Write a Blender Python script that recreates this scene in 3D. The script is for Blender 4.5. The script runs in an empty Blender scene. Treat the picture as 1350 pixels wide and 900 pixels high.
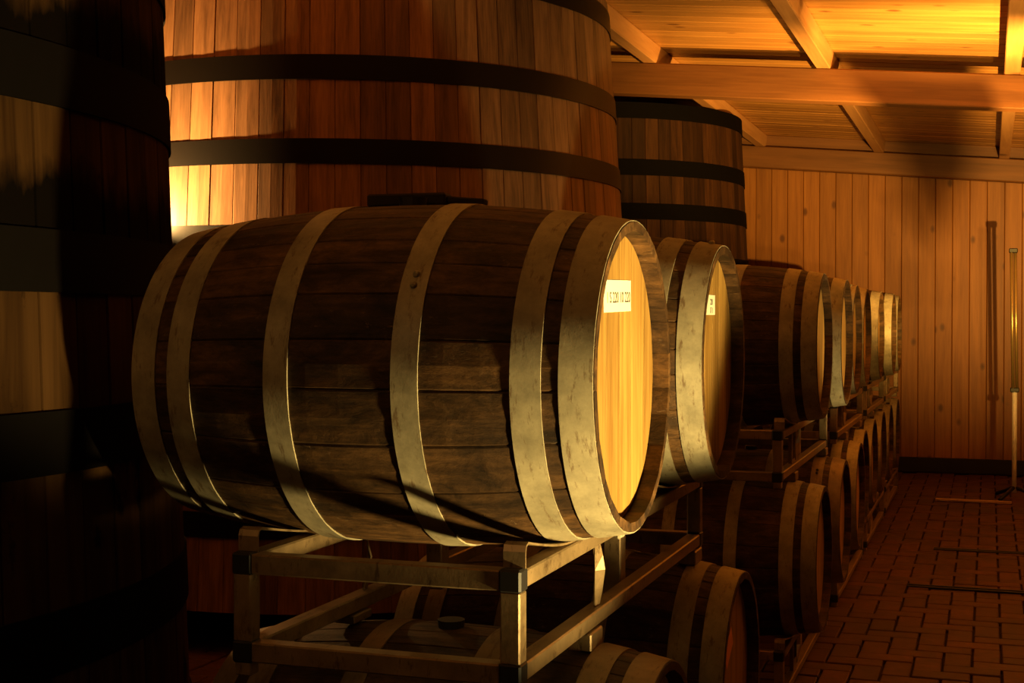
import bpy, bmesh, math, random
from mathutils import Vector, Matrix, Euler
random.seed(7)
S = bpy.context.scene
COL = S.collection
PI = math.pi

# ------------------------------------------------------------------ camera
CAM_H = 1.586
cd = bpy.data.cameras.new('camera')
cd.sensor_width = 36.0
cd.lens = 48.0
cam = bpy.data.objects.new('camera', cd)
COL.objects.link(cam)
cam.location = (0, 0, CAM_H)
cam.rotation_euler = (math.radians(90 - 0.923), 0, math.radians(19.26))
S.camera = cam

# ------------------------------------------------------------------ world, exposure, lamps' strengths
w = bpy.data.worlds.new('cellar_dark')
S.world = w
w.use_nodes = True
w.node_tree.nodes['Background'].inputs[0].default_value = (0, 0, 0, 1)
w.node_tree.nodes['Background'].inputs[1].default_value = 0.0
S.view_settings.view_transform = 'Standard'
S.view_settings.look = 'None'
S.view_settings.gamma = 1.0
S.view_settings.use_curve_mapping = False
S.view_settings.exposure = 0.0

WARM = (1.0, 0.72, 0.25)
AMBER = (1.0, 0.56, 0.11)
# floodlights standing on the floor of the aisle (position of the glass, aim point, watts, cone, colour)
FLOODS = [
    dict(loc=(0.72, 2.19, 0.58), elev=45, az=(-0.95, 0.30), power=500, cone=68, blend=0.28, color=WARM, soft=0.05,
         label='floodlight on a floor bracket aimed up at the open end of the barrel row'),
    dict(loc=(0.85, 6.15, 0.42), elev=52, az=(-0.85, 0.52), power=170, cone=76, blend=0.35, color=WARM, soft=0.05,
         label='floodlight on a floor bracket aimed up at the barrels after the gap'),
    dict(loc=(1.30, 4.40, 0.90), elev=42, az=(0.02, 1.0), power=800, cone=98, blend=0.55, color=AMBER, soft=0.04,
         label='floodlight on a tall bracket aimed up at the first rafter'),
    dict(loc=(0.60, 8.25, 1.35), elev=49, az=(-0.03, 1.0), power=1650, cone=122, blend=0.6, color=AMBER, soft=0.016, flag=True,
         label='floodlight with an added shade-casting blade aimed up at the ceiling boards'),
]
# bulkhead lamp on the rafter behind the photographer
BULKHEAD = dict(loc=(-1.9, -0.45, 2.90), power=22, color=(1.0, 0.56, 0.17))
BULB = dict(loc=(-4.07, 5.43, 2.10), power=300, color=(1.0, 0.55, 0.17))

# ------------------------------------------------------------------ mesh helpers
def link(o, parent=None):
    COL.objects.link(o)
    if parent is not None:
        o.parent = parent
    return o

def mesh_from(name, verts, faces, mat=None, smooth=False):
    me = bpy.data.meshes.new(name)
    me.from_pydata([tuple(v) for v in verts], [], faces)
    if smooth:
        me.polygons.foreach_set('use_smooth', [True] * len(me.polygons))
    if mat:
        me.materials.append(mat)
    me.update()
    return me

class MB:
    def __init__(self):
        self.v = []; self.f = []
    def add(self, vs, fs):
        n = len(self.v)
        self.v += [Vector(v) for v in vs]
        self.f += [tuple(i + n for i in f) for f in fs]
        return self
    def box(self, c, s, rot=None):
        hx, hy, hz = s[0] / 2, s[1] / 2, s[2] / 2
        p = [Vector((sx * hx, sy * hy, sz * hz)) for sz in (-1, 1) for sy in (-1, 1) for sx in (-1, 1)]
        if rot: p = [rot @ q for q in p]
        p = [q + Vector(c) for q in p]
        return self.add(p, [(0, 2, 3, 1), (4, 5, 7, 6), (0, 1, 5, 4), (2, 6, 7, 3), (0, 4, 6, 2), (1, 3, 7, 5)])
    def bev(self, c, s, b, rot=None):
        """box with chamfered edges"""
        bm = bmesh.new()
        bmesh.ops.create_cube(bm, size=1.0)
        for v in bm.verts:
            v.co = Vector((v.co.x * s[0], v.co.y * s[1], v.co.z * s[2]))
        bmesh.ops.bevel(bm, geom=list(bm.edges), offset=b, segments=1, affect='EDGES')
        bm.verts.index_update()
        vs = [(rot @ v.co if rot else v.co.copy()) + Vector(c) for v in bm.verts]
        fs = [tuple(v.index for v in f.verts) for f in bm.faces]
        bm.free()
        return self.add(vs, fs)
    def tube(self, a, b, r, n=12, r2=None, cap=True):
        a, b = Vector(a), Vector(b)
        r2 = r if r2 is None else r2
        d = (b - a).normalized()
        u = d.orthogonal().normalized(); w_ = d.cross(u)
        vs = []
        for p, rr in ((a, r), (b, r2)):
            for i in range(n):
                t = 2 * PI * i / n
                vs.append(p + rr * (math.cos(t) * u + math.sin(t) * w_))
        fs = [(i, (i + 1) % n, n + (i + 1) % n, n + i) for i in range(n)]
        if cap:
            fs += [tuple(range(n - 1, -1, -1)), tuple(range(n, 2 * n))]
        return self.add(vs, fs)
    def strip(self, path, wdir, width, thick, nrm=None):
        """flat bar swept along a path; wdir = width direction"""
        wd = Vector(wdir).normalized()
        path = [Vector(p) for p in path]
        vs = []
        for i, p in enumerate(path):
            t = (path[min(i + 1, len(path) - 1)] - path[max(i - 1, 0)]).normalized()
            wi = wd if not isinstance(nrm, list) else Vector(nrm[i]).normalized()
            nn = t.cross(wi).normalized()
            for a, b in ((-1, -1), (1, -1), (1, 1), (-1, 1)):
                vs.append(p + wi * (a * width / 2) + nn * (b * thick / 2))
        fs = []
        for i in range(len(path) - 1):
            for k in range(4):
                fs.append((i * 4 + k, i * 4 + (k + 1) % 4, i * 4 + 4 + (k + 1) % 4, i * 4 + 4 + k))
        m = len(path) * 4
        fs += [(3, 2, 1, 0), (m - 4, m - 3, m - 2, m - 1)]
        return self.add(vs, fs)
    def mesh(self, name, mat, smooth=False):
        return mesh_from(name, self.v, self.f, mat, smooth)
    def build(self, name, mat, parent=None, smooth=False):
        return link(bpy.data.objects.new(name, self.mesh(name, mat, smooth)), parent)

def fix_normals(me):
    bm = bmesh.new(); bm.from_mesh(me)
    bmesh.ops.recalc_face_normals(bm, faces=bm.faces[:])
    bm.to_mesh(me); bm.free()
    return me

def tag(o, label, cat, group=None):
    o['label'] = label; o['category'] = cat
    if group: o['group'] = group
    return o

def empty(name, loc, rot=(0, 0, 0)):
    o = bpy.data.objects.new(name, None)
    o.empty_display_size = 0.1
    o.location = loc; o.rotation_euler = rot
    return link(o)

def structure(o):
    o['kind'] = 'structure'
    return o

# ------------------------------------------------------------------ materials
class NT:
    def __init__(self, name):
        self.m = bpy.data.materials.new(name)
        self.m.use_nodes = True
        self.t = self.m.node_tree
        self.b = self.t.nodes['Principled BSDF']
    def n(self, typ, **kw):
        o = self.t.nodes.new(typ)
        for k, v in kw.items():
            if isinstance(k, str) and k.startswith('i_'):
                o.inputs[k[2:].replace('_', ' ')].default_value = v
            else:
                setattr(o, k, v)
        return o
    def l(self, a, b):
        self.t.links.new(a, b)
    def math(self, op, a, b=None, c=None, clamp=False):
        o = self.t.nodes.new('ShaderNodeMath'); o.operation = op; o.use_clamp = clamp
        for i, x in enumerate((a, b, c)):
            if x is None: continue
            if isinstance(x, (int, float)): o.inputs[i].default_value = x
            else: self.l(x, o.inputs[i])
        return o.outputs[0]
    def mix(self, fac, a, b, blend='MIX'):
        o = self.t.nodes.new('ShaderNodeMix'); o.data_type = 'RGBA'; o.blend_type = blend
        for s, x in ((o.inputs[0], fac), (o.inputs[6], a), (o.inputs[7], b)):
            if isinstance(x, (int, float)): s.default_value = x
            elif isinstance(x, (tuple, list)): s.default_value = (*x[:3], 1)
            else: self.l(x, s)
        return o.outputs[2]
    def ramp(self, fac, stops):
        o = self.t.nodes.new('ShaderNodeValToRGB')
        e = o.color_ramp.elements
        while len(e) < len(stops): e.new(0.5)
        for el, (p, c) in zip(e, stops):
            el.position = p
            el.color = (c, c, c, 1) if isinstance(c, (int, float)) else (*c[:3], 1)
        self.l(fac, o.inputs[0])
        return o.outputs[0]
    def coords(self, scale=(1, 1, 1), kind='Object', rand=True):
        tc = self.n('ShaderNodeTexCoord')
        src = tc.outputs[kind]
        if rand:
            oi = self.n('ShaderNodeObjectInfo')
            k = self.math('MULTIPLY', oi.outputs['Random'], 57.0)
            cx = self.n('ShaderNodeCombineXYZ')
            for i in range(3): self.l(k, cx.inputs[i])
            va = self.n('ShaderNodeVectorMath', operation='ADD')
            self.l(src, va.inputs[0]); self.l(cx.outputs[0], va.inputs[1])
            src = va.outputs[0]
        mp = self.n('ShaderNodeMapping')
        mp.inputs['Scale'].default_value = scale
        self.l(src, mp.inputs[0])
        return mp.outputs[0]
    def world(self, scale=(1, 1, 1)):
        g = self.n('ShaderNodeNewGeometry')
        mp = self.n('ShaderNodeMapping'); mp.inputs['Scale'].default_value = scale
        self.l(g.outputs['Position'], mp.inputs[0])
        return mp.outputs[0]
    def noise(self, vec, scale, detail=4, rough=0.55, dist=0.0):
        o = self.n('ShaderNodeTexNoise')
        o.inputs['Scale'].default_value = scale; o.inputs['Detail'].default_value = detail
        o.inputs['Roughness'].default_value = rough; o.inputs['Distortion'].default_value = dist
        self.l(vec, o.inputs['Vector'])
        return o.outputs[0]
    def voro(self, vec, scale, rnd=1.0):
        o = self.n('ShaderNodeTexVoronoi')
        o.inputs['Scale'].default_value = scale; o.inputs['Randomness'].default_value = rnd
        self.l(vec, o.inputs['Vector'])
        return o.outputs['Distance']
    def rnd(self):
        return self.n('ShaderNodeObjectInfo').outputs['Random']
    def bump(self, h, strength=0.3, dist=0.01):
        o = self.n('ShaderNodeBump')
        o.inputs['Strength'].default_value = strength; o.inputs['Distance'].default_value = dist
        self.l(h, o.inputs['Height']); self.l(o.outputs[0], self.b.inputs['Normal'])
    def set(self, color=None, rough=None, metal=None, spec=None):
        for key, x in (('Base Color', color), ('Roughness', rough), ('Metallic', metal), ('Specular IOR Level', spec)):
            if x is None: continue
            s = self.b.inputs[key]
            if isinstance(x, (int, float)): s.default_value = x
            elif isinstance(x, (tuple, list)): s.default_value = (*x[:3], 1)
            else: self.l(x, s)
        return self.m

def wood(name, dark, light, axis='X', grain=22.0, var=0.35, rough=0.6, knots=None, knot_col=(0.06, 0.025, 0.01), bump=0.25, spec=0.3):
    """planed boards; grain runs along the axis of the object's own space; every board has its own tone"""
    k = NT(name)
    st = {'X': (0.05, 1, 1), 'Y': (1, 0.05, 1), 'Z': (1, 1, 0.05)}[axis]
    g1 = k.noise(k.coords(st), grain, 5, 0.6, 0.6)
    g2 = k.noise(k.coords(st), grain * 5, 3, 0.6)
    st2 = {'X': (0.25, 1, 1), 'Y': (1, 0.25, 1), 'Z': (1, 1, 0.25)}[axis]
    blotch = k.noise(k.coords(st2), 3.0, 3)
    g = k.math('ADD', k.math('MULTIPLY', g1, 0.75), k.math('MULTIPLY', g2, 0.35))
    g = k.math('ADD', g, k.math('MULTIPLY', k.math('SUBTRACT', blotch, 0.5), 0.5))
    c = k.mix(k.ramp(g, [(0.32, 0.0), (0.75, 1.0)]), dark, light)
    tone = k.math('ADD', k.math('MULTIPLY', k.rnd(), 2 * var), 1.0 - var)
    gr = k.n('ShaderNodeCombineXYZ')
    for i in range(3): k.l(tone, gr.inputs[i])
    c = k.mix(1.0, c, gr.outputs[0], 'MULTIPLY')
    h = g
    if knots:
        kst = {'X': (0.6, 1, 1), 'Y': (1, 0.6, 1), 'Z': (1, 1, 0.6)}[axis]
        vd = k.voro(k.coords(kst), knots)
        kn = k.ramp(vd, [(0.08, 1.0), (0.17, 0.0)])
        c = k.mix(k.math('MULTIPLY', kn, 0.85), c, knot_col)
        h = k.math('SUBTRACT', g, k.math('MULTIPLY', kn, 0.6))
    k.bump(h, bump, 0.004)
    return k.set(c, rough, 0, spec)

M = {}
M['tank_wood'] = wood('tank_oak', (0.070, 0.032, 0.013), (0.31, 0.155, 0.066), 'Z', 20, 0.42, 0.52)
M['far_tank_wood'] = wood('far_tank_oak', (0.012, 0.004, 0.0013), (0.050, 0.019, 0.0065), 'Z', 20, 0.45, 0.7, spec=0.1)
M['wall_wood'] = wood('pine_wall', (0.21, 0.070, 0.012), (0.38, 0.143, 0.028), 'Z', 16, 0.16, 0.5, knots=5.0, knot_col=(0.10, 0.03, 0.01))
M['ceil_wood'] = wood('pine_ceiling', (0.30, 0.12, 0.028), (0.58, 0.27, 0.07), 'X', 16, 0.18, 0.38, knots=5.0, knot_col=(0.14, 0.05, 0.015), bump=0.5)
M['beam_wood'] = wood('glulam_beam', (0.115, 0.042, 0.011), (0.21, 0.082, 0.024), 'X', 12, 0.08, 0.5, knots=2.6, knot_col=(0.14, 0.05, 0.015))
M['purlin_wood'] = wood('purlin_pine', (0.36, 0.155, 0.05), (0.55, 0.27, 0.10), 'Y', 12, 0.08, 0.5, knots=2.6, knot_col=(0.14, 0.05, 0.015))
M['head_wood'] = wood('barrel_head_oak', (0.155, 0.070, 0.012), (0.47, 0.275, 0.070), 'Z', 38, 0.18, 0.55, bump=0.2)

def banded_tank():
    """tank by the camera: oak with ragged black bands above the hoops and black spots"""
    k = NT('dark_banded_oak')
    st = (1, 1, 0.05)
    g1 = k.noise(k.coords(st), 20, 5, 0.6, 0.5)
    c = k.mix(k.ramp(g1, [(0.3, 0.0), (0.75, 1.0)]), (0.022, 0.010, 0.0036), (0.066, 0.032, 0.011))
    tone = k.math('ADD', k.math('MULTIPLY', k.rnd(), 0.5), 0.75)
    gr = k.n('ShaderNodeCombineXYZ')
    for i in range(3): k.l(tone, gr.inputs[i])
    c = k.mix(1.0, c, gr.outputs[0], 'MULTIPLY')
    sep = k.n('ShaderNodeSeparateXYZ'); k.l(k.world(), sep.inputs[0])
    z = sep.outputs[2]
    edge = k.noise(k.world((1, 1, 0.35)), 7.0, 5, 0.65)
    dark_mask = None
    for z0, hgt in ((2.085 + .05, 0.13), (1.74, 0.14), (1.30, 0.05)):  # dark bands with a noisy upper edge at set heights
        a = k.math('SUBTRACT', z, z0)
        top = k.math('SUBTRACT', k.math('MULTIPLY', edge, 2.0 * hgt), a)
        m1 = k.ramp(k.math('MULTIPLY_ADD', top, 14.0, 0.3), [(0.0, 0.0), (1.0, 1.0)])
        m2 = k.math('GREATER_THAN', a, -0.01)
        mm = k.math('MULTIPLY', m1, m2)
        dark_mask = mm if dark_mask is None else k.math('MAXIMUM', dark_mask, mm)
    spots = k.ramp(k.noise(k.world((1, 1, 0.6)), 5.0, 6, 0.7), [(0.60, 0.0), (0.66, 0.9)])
    dark_mask = k.math('MAXIMUM', dark_mask, spots)
    c = k.mix(dark_mask, c, (0.0025, 0.0017, 0.0013))
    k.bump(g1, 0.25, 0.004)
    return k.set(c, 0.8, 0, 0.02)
M['tank_banded'] = banded_tank()

def barrel_wood():
    k = NT('aged_barrel_oak')
    g1 = k.noise(k.coords((0.08, 1, 1)), 30, 6, 0.65, 0.8)
    g2 = k.noise(k.coords((0.06, 1, 1)), 130, 3, 0.6)
    bl = k.noise(k.coords((0.5, 1, 1)), 5.5, 4, 0.6)
    bl2 = k.noise(k.world((0.55, 1, 1)), 6.0, 6, 0.68, 0.9)
    g = k.math('ADD', k.math('MULTIPLY', g1, 0.35), k.math('ADD', k.math('MULTIPLY', bl, 0.3), k.math('MULTIPLY', bl2, 0.5)))
    c = k.mix(k.ramp(g, [(0.46, 0.0), (0.72, 1.0)]), (0.014, 0.007, 0.003), (0.135, 0.066, 0.022))
    c = k.mix(k.math('MULTIPLY', k.ramp(g2, [(0.45, 0.0), (0.75, 1.0)]), 0.35), c, (0.02, 0.010, 0.005))
    tone = k.math('ADD', k.math('MULTIPLY', k.rnd(), 0.7), 0.65)
    gr = k.n('ShaderNodeCombineXYZ')
    for i in range(3): k.l(tone, gr.inputs[i])
    c = k.mix(1.0, c, gr.outputs[0], 'MULTIPLY')
    mot = k.noise(k.world((0.45, 1, 1)), 26.0, 8, 0.78, 0.4)
    mg = k.n('ShaderNodeCombineXYZ')
    mv = k.ramp(mot, [(0.36, 0.22), (0.66, 1.0)])
    mv = k.math('MULTIPLY', mv, 1.55)
    for i in range(3): k.l(mv, mg.inputs[i])
    c = k.mix(1.0, c, mg.outputs[0], 'MULTIPLY')
    # pale flecks of dried wine stone and scuffs
    fl = k.noise(k.coords((0.45, 1, 1)), 75, 5, 0.75)
    area = k.noise(k.coords((0.6, 1, 1)), 4.0, 2)
    fm = k.math('MULTIPLY', k.ramp(fl, [(0.60, 0.0), (0.72, 1.0)]), k.ramp(area, [(0.48, 0.0), (0.62, 1.0)]))
    c = k.mix(k.math('MULTIPLY', fm, 0.55), c, (0.34, 0.22, 0.12))
    h = k.math('ADD', k.math('ADD', g, k.math('MULTIPLY', mot, 0.6)), k.math('MULTIPLY', fm, 0.4))
    k.bump(h, 0.6, 0.006)
    return k.set(c, 0.62, 0, 0.25)
M['stave'] = barrel_wood()

def hoop_mat(name, base, stain, rough=0.42, metal=0.55):
    k = NT(name)
    n1 = k.noise(k.coords((1, 1, 1)), 9, 6, 0.7)
    n2 = k.noise(k.coords((1, 1, 1)), 55, 4, 0.7)
    n3 = k.noise(k.coords((4, 1, 1)), 16, 5, 0.75)
    c = k.mix(k.ramp(n1, [(0.35, 0.0), (0.7, 1.0)]), [x * 0.5 for x in base], base)
    c = k.mix(k.math('MULTIPLY', k.ramp(n2, [(0.5, 0.0), (0.8, 1.0)]), 0.35), c, [x * 0.45 for x in base])
    c = k.mix(k.math('MULTIPLY', k.ramp(n3, [(0.56, 0.0), (0.66, 1.0)]), 0.75), c, stain)
    k.bump(n2, 0.15, 0.002)
    r = k.math('ADD', k.math('MULTIPLY', n1, 0.3), rough - 0.15)
    return k.set(c, r, metal, 0.4)
M['hoop'] = hoop_mat('galvanised_hoop', (0.44, 0.38, 0.25), (0.12, 0.065, 0.03), 0.5, 0.15)
M['hoop_brown'] = hoop_mat('rust_brown_hoop', (0.30, 0.21, 0.12), (0.10, 0.05, 0.025), 0.5, 0.3)
M['rack'] = hoop_mat('galvanised_rack', (0.37, 0.255, 0.135), (0.065, 0.035, 0.016), 0.38, 0.4)

def simple(name, color, rough=0.5, metal=0.0, spec=0.4, var=0.12, scale=20.0, emit=None):
    k = NT(name)
    n1 = k.noise(k.coords(), scale, 4)
    c = k.mix(n1, [x * (1 - var) for x in color], [min(1, x * (1 + var)) for x in color])
    k.set(c, rough, metal, spec)
    if emit:
        k.b.inputs['Emission Color'].default_value = (*emit[0], 1)
        k.b.inputs['Emission Strength'].default_value = emit[1]
    return k.m
M['tank_hoop'] = simple('black_painted_steel', (0.0032, 0.0024, 0.002), 0.75, 0.0, 0.03)
M['vat_hoop'] = simple('worn_black_steel', (0.0055, 0.004, 0.003), 0.42, 0.0, 0.12)
M['cap'] = simple('black_plastic_cap', (0.012, 0.010, 0.009), 0.5)
M['rivet'] = simple('dark_rivet', (0.07, 0.05, 0.035), 0.5, 0.6)
M['paper'] = simple('cream_paper', (0.86, 0.82, 0.68), 0.75, 0, 0.2, 0.05)
M['paper_orange'] = simple('orange_paper', (0.80, 0.33, 0.16), 0.75, 0, 0.2, 0.06)
M['ink'] = simple('dark_ink', (0.06, 0.05, 0.045), 0.7)
M['bung'] = simple('black_rubber', (0.018, 0.013, 0.011), 0.6)
M['dark_stick'] = simple('blackened_wood', (0.022, 0.013, 0.009), 0.75, 0, 0.2, 0.4, 12)
M['brass'] = simple('brass_tube', (0.50, 0.33, 0.12), 0.30, 0.75)
M['white_enamel'] = simple('white_enamel', (0.86, 0.84, 0.78), 0.22, 0, 0.6, 0.03)
M['black_metal'] = simple('black_metal', (0.015, 0.013, 0.012), 0.45, 0.3)
M['skirting'] = simple('tarred_skirting', (0.014, 0.010, 0.008), 0.7)
M['plaster'] = simple('dark_plaster', (0.11, 0.07, 0.045), 0.9, 0, 0.1, 0.2, 3)  # even dark base colour for the side and front walls
M['mortar'] = simple('dark_mortar', (0.030, 0.017, 0.012), 0.9, 0, 0.1, 0.3, 30)
M['slab'] = simple('rough_slab', (0.10, 0.06, 0.04), 0.9)
M['batten'] = wood('pale_batten', (0.30, 0.17, 0.09), (0.5, 0.32, 0.18), 'X', 20, 0.1)
M['glass_lit'] = simple('lit_lamp_glass', (0.9, 0.8, 0.6), 0.3, emit=((1.0, 0.66, 0.26), 5.0))
M['board_paint'] = simple('grey_board', (0.20, 0.16, 0.12), 0.7)

def brick_mat():
    k = NT('terracotta_brick')
    n1 = k.noise(k.coords(), 14, 5, 0.65)
    n2 = k.noise(k.coords(), 90, 3, 0.6)
    c = k.mix(k.ramp(n1, [(0.3, 0.0), (0.7, 1.0)]), (0.048, 0.013, 0.0065), (0.10, 0.029, 0.013))
    tone = k.math('ADD', k.math('MULTIPLY', k.rnd(), 0.55), 0.72)
    gr = k.n('ShaderNodeCombineXYZ')
    for i in range(3): k.l(tone, gr.inputs[i])
    c = k.mix(1.0, c, gr.outputs[0], 'MULTIPLY')
    dirt = k.noise(k.world(), 1.3, 4, 0.6)
    c = k.mix(k.math('MULTIPLY', k.ramp(dirt, [(0.45, 0.0), (0.65, 1.0)]), 0.55), c, (0.035, 0.018, 0.012))
    k.bump(k.math('ADD', n1, k.math('MULTIPLY', n2, 0.4)), 0.4, 0.004)
    return k.set(c, 0.62, 0, 0.35)
M['brick'] = brick_mat()

# ------------------------------------------------------------------ the room
X0, X1, Y0, Y1 = -5.4, 4.2, -2.4, 14.75
SLOPE = 0.093
def zb(x):                       # underside of the purlins
    return CAM_H + 1.593 - SLOPE * (x - 0.33)
ROT = Matrix.Rotation(math.atan(SLOPE), 3, 'Y')   # +x goes down
PUR_H = 0.13

# floor: mortar bed with herringbone bricks
fl = structure(MB().box(((X0 + X1) / 2, (Y0 + Y1) / 2, -0.10), (X1 - X0 + .4, Y1 - Y0 + .4, 0.186)).build('floor', M['mortar']))
BW = 0.127
JO = 0.010
bmesh_brick = MB().bev((0, 0, -0.0155), (2 * BW - JO, BW - JO, 0.031), 0.004).mesh('brick', M['brick'])
cells = []
nI, nJ = int((X1 - X0) / BW) + 3, int((Y1 - Y0) / BW) + 3
for j in range(nJ):
    for i in range(nI):
        t = (i - j) % 4
        x, y = X0 + i * BW, Y0 + j * BW
        if t == 0:      # lies along x: cells i, i+1
            cells.append((x + BW, y + BW / 2, 0.0))
        elif t == 3:    # stands along y: cells j, j+1
            cells.append((x + BW / 2, y + BW, PI / 2))
cells = [c for c in cells if X0 + .15 < c[0] < X1 - .15 and Y0 + .15 < c[1] < Y1 - .15]
cs, sn = math.cos(math.radians(19.26)), math.sin(math.radians(19.26))
def seen(c):
    d = -c[0] * sn + c[1] * cs
    if d < 4.6: return False
    u = 675 + 1800 * (c[0] * cs + c[1] * sn) / d
    return u < 1368 and c[0] > -0.72 and c[1] < 13.6
near = sorted([c for c in cells if seen(c)], key=lambda c: c[1])
single, rest = near[:300], near[300:]
rs = set(single)
rest = [c for c in cells if c not in rs]
for c in single:
    o = link(bpy.data.objects.new('brick', bmesh_brick), fl)
    o.location = (c[0], c[1], 0.014 + random.uniform(-0.003, 0.003))
    o.rotation_euler = (random.uniform(-.008, .008), random.uniform(-.008, .008), c[2] + random.uniform(-.012, .012))
mb = MB()
bv = [v.co.copy() for v in bmesh_brick.vertices]; bf = [tuple(p.vertices) for p in bmesh_brick.polygons]
for c in rest:
    r = Matrix.Rotation(c[2] + random.uniform(-.012, .012), 3, 'Z')
    p = Vector((c[0], c[1], 0.014 + random.uniform(-0.003, 0.003)))
    mb.add([r @ v + p for v in bv], bf)
o = mb.build('brick_paving', M['brick'], fl)
o['kind'] = 'stuff'

def plank_wall(name, a, b, ztop_fn, inward, mat, pw=0.168, z0=0.0):
    """vertical tongue-and-groove boards in front of a backing wall; a->b along the wall foot"""
    a, b = Vector(a), Vector(b)
    L = (b - a).length; d = (b - a).normalized(); nn = Vector((inward[0], inward[1], 0))
    hmax = max(ztop_fn(a.x), ztop_fn(b.x)) + 0.3
    ang = math.atan2(d.y, d.x)
    mid = (a + b) / 2 - nn * 0.11
    rz = Matrix.Rotation(ang, 3, 'Z')
    wl = structure(MB().box((mid.x, mid.y, hmax / 2), (L + .3, 0.14, hmax), rz).build(name, M['slab']))
    n = int(L / pw)
    meshes = {}
    for i in range(n):
        c = a + d * (pw * (i + .5))
        h = ztop_fn(c.x) + 0.128 - z0
        key = round(h, 2)
        if key not in meshes:
            meshes[key] = MB().bev((0, 0, key / 2), (pw - 0.003, 0.024, key), 0.005).mesh('wall_plank', mat)
        o = link(bpy.data.objects.new('wall_plank', meshes[key]), wl)
        o.location = (c.x - nn.x * 0.022 + nn.x * random.uniform(-.002, .002), c.y - nn.y * 0.022 + nn.y * random.uniform(-.002, .002), z0)
        o.rotation_euler = (0, 0, ang)
    return wl

plank_wall('wall_back', (X0, Y1, 0), (X1, Y1, 0), zb, (0, -1), M['wall_wood'])
structure(MB().box((X1 + .08, (Y0 + Y1) / 2, 1.6), (0.16, Y1 - Y0 + .3, 3.2)).build('wall_right', M['plaster']))
structure(MB().box((X0 - .08, (Y0 + Y1) / 2, 2.1), (0.16, Y1 - Y0 + .3, 4.2)).build('wall_left', M['plaster']))
structure(MB().box(((X0 + X1) / 2, Y0 - .08, 2.1), (X1 - X0 + .3, 0.16, 4.2)).build('wall_front', M['plaster']))
structure(MB().bev(((X0 + X1) / 2, Y1 - .028, 0.085), (X1 - X0, 0.034, 0.15), 0.004).build('baseboard_back', M['skirting']))

# roof: deck, boards running down the slope, purlins along the room, rafters across it
zc = lambda x: zb(x) + PUR_H
xm = (X0 + X1) / 2
roofL = (X1 - X0 + .5) / math.cos(math.atan(SLOPE))
ce = structure(MB().box((xm, (Y0 + Y1) / 2, zc(xm) + .085), (roofL, Y1 - Y0 + .5, 0.08), ROT).build('ceiling', M['slab']))
PW = 0.162
cm = MB().bev((0, 0, 0), (roofL - .3, PW - 0.003, 0.026), 0.006).mesh('ceiling_plank', M['ceil_wood'])
for i in range(int((Y1 - Y0) / PW)):
    o = link(bpy.data.objects.new('ceiling_plank', cm), ce)
    o.location = (xm, Y1 - PW * (i + .5), zc(xm) + 0.013 + random.uniform(0, .002))
    o.rotation_euler = (0, math.atan(SLOPE), 0)
pm = MB().bev((0, 0, 0), (0.10, Y1 - Y0, PUR_H), 0.006).mesh('purlin', M['purlin_wood'])
for k in range(-3, 5):
    x = -1.08 + 1.22 * k
    if not X0 + .1 < x < X1 - .05: continue
    o = link(bpy.data.objects.new('purlin', pm), ce)
    o.location = (x, (Y0 + Y1) / 2, zb(x) + PUR_H / 2)
    o.rotation_euler = (0, math.atan(SLOPE), 0)
rm = MB().bev((0, 0, 0), (roofL - .3, 0.16, 0.225), 0.008).mesh('rafter', M['beam_wood'])
for y in (9.66, 4.55, -0.6, Y1 - .10):
    o = link(bpy.data.objects.new('rafter', rm), ce)
    o.location = (xm, y, zb(xm) - 0.1125)
    o.rotation_euler = (0, math.atan(SLOPE), 0)

o = MB().bev((0, 0, 0), (roofL - .3, 0.03, PUR_H), 0.004).build('blocking_board', M['beam_wood'], ce)
o.location = (xm, Y1 - .075, zb(xm) + PUR_H / 2)
o.rotation_euler = (0, math.atan(SLOPE), 0)

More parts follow.
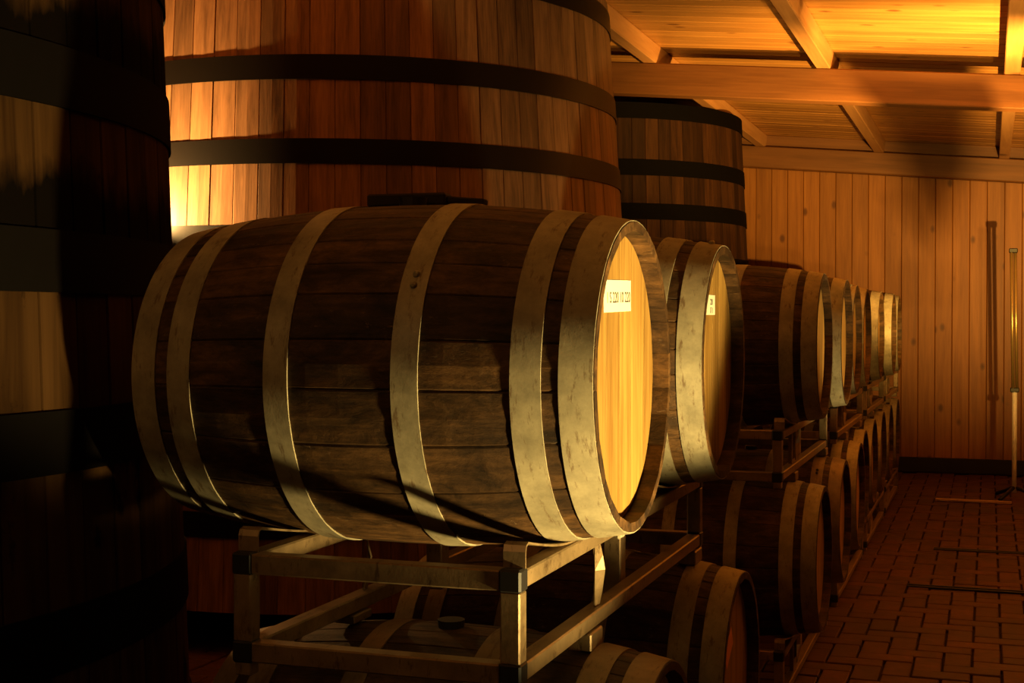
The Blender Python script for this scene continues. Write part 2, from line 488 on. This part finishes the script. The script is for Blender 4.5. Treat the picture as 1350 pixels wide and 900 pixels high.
# ------------------------------------------------------------------ big standing casks (tanks)
def tank(label, cx, cy, rfun, z_bot, z_top, n, hoops, hoop_h, wmat, phase=0.0, hmat=None):
    t = tag(empty('oak_vat', (cx, cy, 0)), label, 'vat', 'tall oak vats behind the barrels')
    dth = 2 * PI / n
    def ring(z, s):
        R = rfun(z); out = []
        h = dth / 2 * 0.988
        for a, dr in ((-h, -0.003), (-h * .955, 0.0), (0, 0.0008), (h * .955, 0.0), (h, -0.003), (h, -0.055), (-h, -0.055)):
            out.append(((R + dr) * math.cos(a), (R + dr) * math.sin(a), z))
        return out
    vs = ring(z_bot, 0) + ring(z_top, 0)
    fs = [(k, (k + 1) % 7, 7 + (k + 1) % 7, 7 + k) for k in range(7)] + [tuple(range(6, -1, -1)), tuple(range(7, 14))]
    sm = mesh_from('stave', vs, fs, wmat)
    for i in range(n):
        o = link(bpy.data.objects.new('stave', sm), t)
        a = phase + i * dth
        e = random.uniform(-.002, .002)
        o.location = (e * math.cos(a), e * math.sin(a), 0)
        o.rotation_euler = (0, 0, a)
    N = 128
    for zl in hoops:
        vs = []; zu = zl + hoop_h
        for (z, dr) in ((zl, -.002), (zl, .0075), (zl, .008), (zu, .008), (zu, .0075), (zu, -.002)):
            for k in range(N):
                a = 2 * PI * k / N; R = rfun(z) + dr
                vs.append((R * math.cos(a), R * math.sin(a), z))
        fs = [(q * N + k, q * N + (k + 1) % N, (q + 1) * N + (k + 1) % N, (q + 1) * N + k) for q in (0, 2, 4) for k in range(N)]
        o = link(bpy.data.objects.new('hoop', mesh_from('hoop', vs, fs, hmat or M['tank_hoop'], True)), t)
        # joint of the hoop: riveted lug, turned away from the aisle
        lug = MB().bev((rfun(zl) + .02, 0, zl + hoop_h / 2), (0.02, 0.16, hoop_h * .7), .004).build('hoop_lug', hmat or M['tank_hoop'], o)
        lug.rotation_euler = (0, 0, PI * .8)
    # lid boards
    R = rfun(z_top) - .05; m = 9; wb = 2 * R / m
    for k in range(m):
        xa = -R + k * wb + .002; xb = xa + wb - .004
        pts = []
        for s in range(5):
            x = xa + (xb - xa) * s / 4; pts.append((x, math.sqrt(max(0, R * R - x * x))))
        loop = [(x, y) for x, y in pts] + [(x, -y) for x, y in reversed(pts)]
        q = len(loop)
        vs = [(x, y, z_top - .09) for x, y in loop] + [(x, y, z_top - .05) for x, y in loop]
        fs = [tuple(range(q)), tuple(range(2 * q - 1, q - 1, -1))] + [(i, q + i, q + (i + 1) % q, (i + 1) % q) for i in range(q)]
        link(bpy.data.objects.new('lid_board', fix_normals(mesh_from('lid_board', vs, fs, wmat))), t)
    # bed: bottom disc and bearers
    MB().tube((0, 0, z_bot + .06), (0, 0, z_bot + .12), rfun(z_bot) - .05, 48).build('bottom_head', wmat, t)
    for y in (-.8, 0, .8):
        MB().bev((0, y, (z_bot + .009) / 2 + .004), (2.2, 0.16, z_bot - .009), .008).build('bearer', M['beam_wood'], t)
    return t

def cone(r0, zr, k):
    return lambda z: r0 - k * (z - (CAM_H + zr))
# foreground vat, middle vat, far vat: radii measured at a hoop
T1 = dict(cx=-3.13, cy=2.28, r=1.36, zr=0.42)
tank('dark oak vat with ragged black bands behind the open end of the barrel row', T1['cx'], T1['cy'], cone(T1['r'], T1['zr'], .035), 0.22, 3.38, 74,
     [CAM_H + z for z in (1.15, .775, .427, .054, -.306, -.70, -1.08)], .125, M['tank_banded'])
tank('huge brown oak vat with black hoops, its side glowing from a hidden lamp', -3.55, 7.26, cone(1.55, 1.25, .068), 0.22, CAM_H + 1.80, 82,
     [CAM_H + z for z in (1.62, 1.135, .735, .33, -.10, -.55, -1.02)], .118, M['tank_wood'], .03, M['vat_hoop'])
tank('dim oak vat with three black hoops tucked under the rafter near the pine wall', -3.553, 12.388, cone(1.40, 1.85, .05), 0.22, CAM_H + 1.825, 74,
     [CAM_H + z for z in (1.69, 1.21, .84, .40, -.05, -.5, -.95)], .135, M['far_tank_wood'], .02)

# ------------------------------------------------------------------ wine barrels
BL, RH, RB = 0.95, 0.302, 0.347
def brad(x):
    u = abs(x) / (BL / 2)
    return RH + (RB - RH) * (1 - u ** 2.1)
NS = 26
random.seed(11)
wts = [random.uniform(.75, 1.3) for _ in range(NS)]
tot = sum(wts)
STAVES = []
acc = 0.0
NX = 14
for wv in wts:
    a0 = acc / tot * 2 * PI; acc += wv; a1 = acc / tot * 2 * PI
    h = (a1 - a0) / 2 * 0.992
    vs = []
    for i in range(NX + 1):
        x = -BL / 2 + BL * i / NX
        R = brad(x)
        th = 0.027 if 0 < i < NX else 0.017
        for a, dr in ((-h, -.0018), (-h * .93, 0), (0, .0006), (h * .93, 0), (h, -.0018), (h, -th), (-h, -th)):
            vs.append((x, (R + dr) * math.sin(a), (R + dr) * math.cos(a)))
    fs = [(i * 7 + k, i * 7 + (k + 1) % 7, i * 7 + 7 + (k + 1) % 7, i * 7 + 7 + k) for i in range(NX) for k in range(7)]
    fs += [tuple(range(6, -1, -1)), tuple(NX * 7 + k for k in range(7))]
    STAVES.append((fix_normals(mesh_from('stave', vs, fs, M['stave'])), (a0 + a1) / 2))

def hoop_mesh(xa, xb, mat):
    """flat band: outer face smooth round the barrel, edges crisp"""
    N = 80; vs = []
    for (x, dr) in ((xa, -.001), (xa, .003), (xa, .0032), (xb, .0032), (xb, .003), (xb, -.001)):
        for k in range(N):
            a = 2 * PI * k / N; R = brad(x) + dr
            vs.append((x, R * math.sin(a), R * math.cos(a)))
    fs = [(q * N + k, (q + 1) * N + k, (q + 1) * N + (k + 1) % N, q * N + (k + 1) % N) for q in (0, 2, 4) for k in range(N)]
    me = mesh_from('hoop', vs, fs, mat, True)
    return me
HX = [(.002, .062), (.093, .148), (.318, .370)]
HSPEC = [(BL / 2 - b, BL / 2 - a) for a, b in HX] + [(-BL / 2 + a, -BL / 2 + b) for a, b in HX]
HOOPS = {m: [hoop_mesh(a, b, M[m]) for a, b in HSPEC] for m in ('hoop', 'hoop_brown')}
bm = bmesh.new(); bmesh.ops.create_uvsphere(bm, u_segments=8, v_segments=5, radius=.0075)
rivet_me = bpy.data.meshes.new('rivet'); bm.to_mesh(bm and rivet_me); bm.free(); rivet_me.materials.append(M['rivet'])
rivet_grey = rivet_me.copy(); rivet_grey.materials.clear(); rivet_grey.materials.append(M['hoop'])

def head_boards():
    R = .2825; m = 6; out = []
    ws = [.8, 1.1, 1.05, .95, 1.15, .85]; s = sum(ws); y = -R
    for k in range(m):
        ya, yb = y + .0006, y + ws[k] / s * 2 * R - .0006
        y += ws[k] / s * 2 * R
        pts = []
        for q in range(9):
            yy = ya + (yb - ya) * q / 8; pts.append((yy, math.sqrt(max(1e-7, R * R - yy * yy))))
        loop = [(a, b) for a, b in pts] + [(a, -b) for a, b in reversed(pts)]
        n = len(loop)
        vs = [(-.010, a, b) for a, b in loop] + [(.0095, a, b) for a, b in loop] + [(.011, a * .998, b * .995) for a, b in loop]
        # tiny arris on the board joints
        mid = (ya + yb) / 2
        for i in range(2 * n, 3 * n):
            v = vs[i]; vs[i] = (v[0], mid + (v[1] - mid) * .985, v[2])
        fs = [tuple(range(n)), tuple(range(3 * n - 1, 2 * n - 1, -1))]
        fs += [(q * n + i, q * n + n + i, q * n + n + (i + 1) % n, q * n + (i + 1) % n) for q in range(2) for i in range(n)]
        out.append(fix_normals(mesh_from('head_board', vs, fs, M['head_wood'])))
    return out
HEADS = head_boards()
BUNG = MB().tube((0, 0, RB - .02), (0, 0, RB + .016), .026, 16, .030).mesh('bung', M['bung'])

def text_mesh(body, size):
    cu = bpy.data.curves.new('lettering', 'FONT')
    cu.body = body; cu.size = size; cu.align_x = 'CENTER'; cu.align_y = 'CENTER'
    cu.extrude = .0002
    tmp = bpy.data.objects.new('lettering', cu); COL.objects.link(tmp)
    dg = bpy.context.evaluated_depsgraph_get()
    me = bpy.data.meshes.new_from_object(tmp.evaluated_get(dg))
    bpy.data.objects.remove(tmp); bpy.data.curves.remove(cu)
    me.materials.clear(); me.materials.append(M['ink'])
    return me

def barrel(x_face, yc, z_axis, label, group, roll=0.0, hoop='hoop', note=None, yaw=0.0):
    t = tag(empty('wine_barrel', (x_face - BL / 2, yc, z_axis - RB - .004), (0, 0, yaw)), label, 'barrel', group)
    ax = (0, 0, RB + .004)
    for me, a in STAVES:
        o = link(bpy.data.objects.new('stave', me), t)
        o.location = ax; o.rotation_euler = (-(a + roll), 0, 0)
    for k, me in enumerate(HOOPS[hoop]):
        o = link(bpy.data.objects.new('hoop', me), t)
        o.location = ax
        o.rotation_euler = (random.uniform(0, 6), 0, 0)
        a0 = random.uniform(0, 6.28) if k else 0.6
        xa, xb = HSPEC[k]
        for q in (-.035, .035):
            xm_ = (xa + xb) / 2; R = brad(xm_) + .0035
            rv = link(bpy.data.objects.new('rivet', rivet_me if z_axis < 1 else rivet_grey), o)
            rv.location = (xm_, R * math.sin(a0 + q), R * math.cos(a0 + q))
    for s in (1, -1):
        for me in HEADS:
            o = link(bpy.data.objects.new('head_board', me), t)
            o.location = (s * (BL / 2 - .045), 0, ax[2])
            o.rotation_euler = (0, 0, 0 if s > 0 else PI)
    o = link(bpy.data.objects.new('bung', BUNG), t); o.location = ax
    if note:
        wd, ht, dy, dz, mat, body, sz, tilt = note
        lb = MB().bev((0, 0, 0), (.0012, wd, ht), .0003).build('paper_label', M[mat], t)
        lb.location = (BL / 2 - .0332, dy, ax[2] + dz)
        lb.rotation_euler = (tilt, 0, 0)
        if body:
            tx = link(bpy.data.objects.new('lettering', text_mesh(body, sz)), lb)
            tx.location = (.0010, .006, -.004)
            tx.rotation_euler = (PI / 2, 0, PI / 2)
    return t

ZU = CAM_H - 0.112          # axis height, upper tier
ZL = ZU - 0.900
random.seed(5)
GU, GL = 'wine barrels on the upper racks', 'wine barrels on the floor racks'
ups = [(-.652, 2.604), (-.652, 3.56), (-.652, 5.867), (-.652, 6.83), (-.70, 7.92), (-.722, 8.86), (-.71, 9.86), (-.68, 10.74), (-.69, 11.58)]
ORD = ['last', 'second', 'third', 'fourth', 'fifth', 'sixth']
def from_wall(kind, n):
    return kind + (' closest to the pine wall, last of its row' if n == 0 else ', %s from the pine wall end of its row' % ORD[n])
ul = ['oak barrel at the open end of the upper row, long cream label on its head',
      'upper oak barrel with a small squarish label, second on the capped end rack',
      'upper barrel first after the gap in the row, wide grey hoop at its mouth',
      'upper barrel second after the gap in the row, end hoop shining below'] + [from_wall('grey-hooped upper barrel', 4 - i) for i in range(5)]
for i, (x, y) in enumerate(ups):
    note = None
    if i == 0: note = (.205, .062, -.018, .158, 'paper', '1 S 220 10 220', .030, .02)
    if i == 1: note = (.115, .052, -.03, .150, 'paper', '220\n17 1', .022, .0)
    dz = (0, .012, 0, 0, -.004, 0, .004, 0, 0)[i]
    barrel(x, y, ZU, ul[i], GU, roll=(0.15, 2.1, 4.0, 1.0, 5.2, 3.3, .7, 2.7, 4.6)[i], note=note)
lows = [(-.622, 2.74), (-.645, 3.80), (-.652, 5.88), (-.675, 7.02), (-.69, 8.05), (-.74, 8.98), (-.76, 9.98), (-.76, 10.85), (-.76, 11.70), (-.76, 12.60)]
ll = ['lower barrel with brown riveted hoops under the capped end rack',
      'lower barrel with pale wide end hoop and tilted orange label',
      'lower barrel just below the rack after the gap, its head seen edge-on',
      'brown-hooped lower barrel second after the gap in the row'] + [from_wall('grey-hooped lower barrel', 5 - i) for i in range(6)]
for i, (x, y) in enumerate(lows):
    note = None
    if i == 0: note = (.12, .085, .02, .175, 'paper_orange', None, 0, .25)
    if i == 1: note = (.11, .06, -.03, .10, 'paper_orange', None, 0, .5)
    barrel(x, y, ZL, ll[i], GL, roll=random.uniform(0, 6), hoop='hoop_brown' if i in (0, 3) else 'hoop', note=note)

# ------------------------------------------------------------------ barrel racks
RKL, RKW, RKH, TB = 1.62, 0.575, 0.205, 0.038
def rack(y_near, z_bot, barrels_y, label, group, below=None, x_right=-.775, foot=.027):
    """two-barrel steel rack; z_bot = underside of the feet"""
    t = tag(empty('barrel_rack', (x_right - RKW / 2, y_near + RKL / 2, z_bot)), label, 'rack', group)
    hw, hl = RKW / 2 - TB / 2, RKL / 2 - TB / 2
    zt, zl = foot + RKH - TB / 2, foot + TB / 2
    rk = M['rack']
    for s in (1, -1):
        for z in (zt, zl):
            MB().bev((s * hw, 0, z), (TB, RKL - 2 * TB, TB * .86), .003).build('long_rail', rk, t)
            MB().bev((0, s * hl, z), (RKW - 2 * TB, TB, TB), .003).build('cross_rail', rk, t)
        for q in (1, -1):
            MB().bev((s * hw, q * hl, (zt + zl) / 2), (TB, TB, zt - zl - TB), .003).build('post', rk, t)
            for z in (zt, zl):
                MB().bev((s * hw, q * hl, z), (TB + .004, TB + .004, TB + .004), .004).build('corner_cap', M['cap'], t)
            MB().bev((s * hw, q * hl, foot / 2), (TB * .9, TB * .9, foot), .003).build('foot', rk, t)
        # intermediate uprights, set just behind the long rail
        MB().bev((s * (hw - .042), .06, (zt + zl) / 2 - .012), (.042, .05, zt - zl + .05), .003).build('middle_post', rk, t)
        if y_near > 3: MB().bev((s * hw, -.42, (zt + zl) / 2), (.016, .016, zt - zl - TB * .8), .002).build('stay', rk, t)
        # flat bar kinked out of line between the two rails
        p = [(s * (hw + .004), -.26 + dx, z) for dx, z in ((0, zt - .015), (.012, zt - .045), (.024, (zt + zl) / 2 + .005), (.012, zl + .05), (0, zl + .017))]
        MB().strip(p, (0, 1, 0), .026, .004, nrm=[(.15 * s, 1, 0), (.5 * s, 1, 0), (.9 * s, 1, 0), (.5 * s, 1, 0), (.1 * s, 1, 0)]).build('kinked_strap', rk, t)
    for by in (below or []):
        for s in (1, -1):
            xo = t.location.x + s * hw
            top = ZL + brad(abs(xo - (-.675 - BL / 2))) + .004
            hh = z_bot + foot - top
            MB().bev((s * hw, by - t.location.y, foot - hh / 2), (.05, .09, hh), .003).build('saddle', rk, t)
    # cradles: bent flat straps, up over the rail and down under the barrel
    c0 = t.location.y
    for by in barrels_y:
        yl = by - c0
        for s in (1, -1):
            ztop = foot + RKH
            e = hl - TB * .2
            ya, yb = max(-e, yl - .335), min(e, yl + .335)
            path = [(ya, ztop + .001), (ya, ztop + .030), (ya + .004, ztop + .040), (ya + .016, ztop + .044), (ya + .035, ztop + .040)]
            rr = brad(BL / 2 - .155) + .010
            za = ZU - (CAM_H - 1.56) - (ZU - ZU)
            for k in range(1, 8):
                y = ya + .035 + (yl - ya - .035) * k / 8
                path.append((y, ztop + .040 - .036 * math.sin(PI / 2 * k / 8)))
            right = [(2 * yl - y if False else y, z) for y, z in path]
            mirror = [(yl + (yl - y) * ((yb - yl) / (yl - ya)), z) for y, z in reversed(path)]
            full = path + [(yl, ztop + .004)] + mirror
            MB().strip([(s * hw, y, z) for y, z in full], (1, 0, 0), .042, .004).build('cradle_strap', rk, t)
    return t
rtop = ZU - brad(BL / 2 - .155) - .003        # top of the rack under an upper barrel
ZRU = rtop - RKH - .027
ZRL = 0.014
rk_near = [2.26, 5.47, 7.55, 9.45, 11.20]
ub = [[ups[0][1], ups[1][1]], [ups[2][1], ups[3][1]], [ups[4][1], ups[5][1]], [ups[6][1], ups[7][1]], [ups[8][1], ups[8][1] + .9]]
lb_ = [[lows[2 * i][1], lows[2 * i + 1][1]] for i in range(5)]
ru = ['galvanised steel rack under the barrel with the long cream label',
      'upper steel rack with bright uprights, first after the gap'] + [from_wall('upper steel barrel rack', 2 - i) for i in range(3)]
rl = ['steel floor rack under the brown-hooped end barrel',
      'steel rack standing on the bricks, first after the gap'] + [from_wall('steel floor rack', 2 - i) for i in range(3)]
for i in range(5):
    rack(rk_near[i], ZRU, ub[i], ru[i], 'racks of the upper tier', below=lb_[i])
    rack(rk_near[i] + .06, ZRL, lb_[i], rl[i], 'racks on the floor')

# ------------------------------------------------------------------ small things
# dark stick by the bung of the foreground barrel
bx, by = -1.127, 2.604
ztop = ZU + RB + .004
st = tag(empty('wooden_stick', (bx, by + .062, ztop - .0016)), 'short blackened wooden stick lying on top of the barrel with the long label', 'stick')
MB().bev((-.035, .0, .0145), (.175, .05, .027), .004, Matrix.Rotation(.06, 3, 'Z')).build('shaft', M['dark_stick'], st)
MB().bev((.085, .008, .011), (.10, .032, .014), .003, Matrix.Rotation(.09, 3, 'Y')).build('tip', M['dark_stick'], st)

# slim floor stand by the pine wall
sx, sy = 0.215, 12.75
t = tag(empty('floor_stand', (sx, sy, 0.014)), 'tall slim stand, brass tube above a white tube, black feet, before the pine wall', 'stand')
MB().tube((0, 0, .05), (0, 0, .94), .021, 16).build('lower_tube', M['white_enamel'], t, True)
MB().tube((-.014, -.01, .97), (-.034, -.01, 2.16), .0135, 14).build('upper_tube', M['brass'], t, True)
MB().tube((.018, .01, .97), (-.002, .01, 2.16), .0135, 14).build('upper_tube', M['brass'], t, True)
MB().bev((0, 0, .955), (.075, .05, .04), .006).build('collar', M['black_metal'], t)
MB().bev((-.018, 0, 2.175), (.072, .05, .04), .006).build('top_cap', M['black_metal'], t)
for a in (-2.05, .05, 2.15):
    MB().tube((0, 0, .10), (.26 * math.cos(a), .26 * math.sin(a), .014), .017, 10).build('foot', M['black_metal'], t, True)

# pale batten lying on the bricks
o = MB().bev((0, 0, .012), (.62, .035, .022), .003).build('batten', M['batten'])
o.location = (-.12, 12.35, .017); o.rotation_euler = (0, 0, -.02)
tag(o, 'pale wooden batten lying on the bricks beside the slim stand', 'batten')

# slot drain and a second, short dark strip across the aisle
for nm_y, xa, xb, lab in ((9.75, -.35, 2.0, 'narrow dark slot drain across the bricks, the one closer to the pine wall'),
                          (8.35, -.45, .35, 'short dark slot across the bricks, the one closer to the barrels')):
    d = tag(empty('floor_slot', ((xa + xb) / 2, nm_y, .012)), lab, 'drain')
    for s in (-1, 1):
        MB().bev((0, s * .028, .006), (xb - xa, .016, .014), .002).build('slot_edge', M['black_metal'], d)
    MB().box((0, 0, .001), (xb - xa, .045, .004)).build('slot_bed', M['cap'], d)

# ------------------------------------------------------------------ lamps
for k, F in enumerate(FLOODS):
    p = Vector(F['loc']); el = math.radians(F['elev'])
    dr = Vector((F['az'][0] * math.cos(el), F['az'][1] * math.cos(el), math.sin(el))).normalized()
    q = dr.to_track_quat('-Z', 'Y'); R3 = q.to_matrix()
    t = tag(empty('floodlight', (p.x, p.y, 0.014)), F['label'], 'lamp')
    off = Vector((p.x, p.y, 0.014))
    MB().bev(p - dr * .07 - off, (.22, .18, .09), .012, R3).build('housing', M['black_metal'], t)
    MB().bev(p - dr * .022 - off, (.19, .15, .006), .002, R3).build('glass', M['glass_lit'], t)
    u = R3 @ Vector((1, 0, 0))
    for s in (-1, 1):
        a = p - dr * .07 + u * (s * .125) - off
        MB().strip([a, (a.x, a.y, .012)], R3 @ Vector((0, 1, 0)), .03, .005).build('bracket_arm', M['black_metal'], t)
    MB().bev((p.x - dr.x * .07 - off.x, p.y - dr.y * .07 - off.y, .006), (.30, .22, .010), .003, Matrix.Rotation(math.atan2(u.y, u.x), 3, 'Z')).build('base_plate', M['black_metal'], t)
    ld = bpy.data.lights.new('flood_beam', 'SPOT')
    ld.energy = F['power']; ld.color = F['color']; ld.spot_size = math.radians(F['cone']); ld.spot_blend = F['blend']
    ld.shadow_soft_size = F['soft']
    if F.get('flag'):   # metal blade added out of view, outline cut to shade ceiling and wall
        cs_ = [Vector(c) for c in ((-.47, 14.65, CAM_H + .94), (-.81, 14.2, zc(-.8)), (-.97, 9.75, zc(-.97)), (-.05, 9.75, zc(-.05)), (-.05, 14.2, zc(-.05)))]
        nd = sum(((c - p).normalized() for c in cs_), Vector()).normalized()
        pts = [p + (c - p) * (.45 / (c - p).dot(nd)) - off for c in cs_]
        vs = pts + [q_ + nd * .004 for q_ in pts]
        fs = [(4, 3, 2, 1, 0), (5, 6, 7, 8, 9)] + [(i, (i + 1) % 5, 5 + (i + 1) % 5, 5 + i) for i in range(5)]
        link(bpy.data.objects.new('flag', fix_normals(mesh_from('flag', vs, fs, M['black_metal']))), t)
        MB().tube(p - dr * .07 + u * .11 - off, pts[2], .006, 8).build('shade_flag_arm', M['black_metal'], t)
    lo = link(bpy.data.objects.new('flood_beam', ld), t)
    lo.location = p - off + dr * .03
    lo.rotation_euler = q.to_euler()

p = Vector(BULKHEAD['loc'])
t = tag(empty('bulkhead_lamp', (p.x, p.y, p.z)), 'round bulkhead lamp fixed to the side of a rafter', 'lamp')
MB().tube((0, -.068, 0), (0, -.03, 0), .085, 20).build('backplate', M['black_metal'], t)
MB().tube((0, -.03, 0), (0, .0, 0), .072, 20, .05).build('glass', M['glass_lit'], t)
ld = bpy.data.lights.new('bulkhead_light', 'POINT'); ld.energy = BULKHEAD['power']; ld.color = BULKHEAD['color']; ld.shadow_soft_size = .07
lo = link(bpy.data.objects.new('bulkhead_light', ld), t); lo.location = (0, .09, -.02)

p = Vector(BULB['loc'])
t = tag(empty('stand_lamp', (p.x, p.y, 0.014)), 'bare globe lamp on a thin stand hidden between two vats', 'lamp')
MB().tube((0, 0, .01), (0, 0, p.z - .10), .014, 10).build('pole', M['black_metal'], t, True)
MB().tube((0, 0, 0), (0, 0, .02), .16, 24).build('base', M['black_metal'], t)
MB().tube((0, 0, p.z - .13), (0, 0, p.z - .075), .028, 12).build('socket', M['black_metal'], t)
n = 24; vs = []
for rr, zz in ((.03, -.085), (.16, -.055), (.165, -.050), (.03, -.078)):
    vs += [(rr * math.cos(2 * PI * i / n), rr * math.sin(2 * PI * i / n), p.z + zz) for i in range(n)]
fs = [(q * n + i, q * n + (i + 1) % n, (q + 1) * n + (i + 1) % n, (q + 1) * n + i) for q in range(3) for i in range(n)]
link(bpy.data.objects.new('reflector', mesh_from('reflector', vs, fs, M['black_metal'], True)), t)  # dish added under the bulb to block its downward light
ld = bpy.data.lights.new('bulb_light', 'POINT'); ld.energy = BULB['power']; ld.color = BULB['color']; ld.shadow_soft_size = .03
lo = link(bpy.data.objects.new('bulb_light', ld), t); lo.location = (0, 0, p.z - .014)
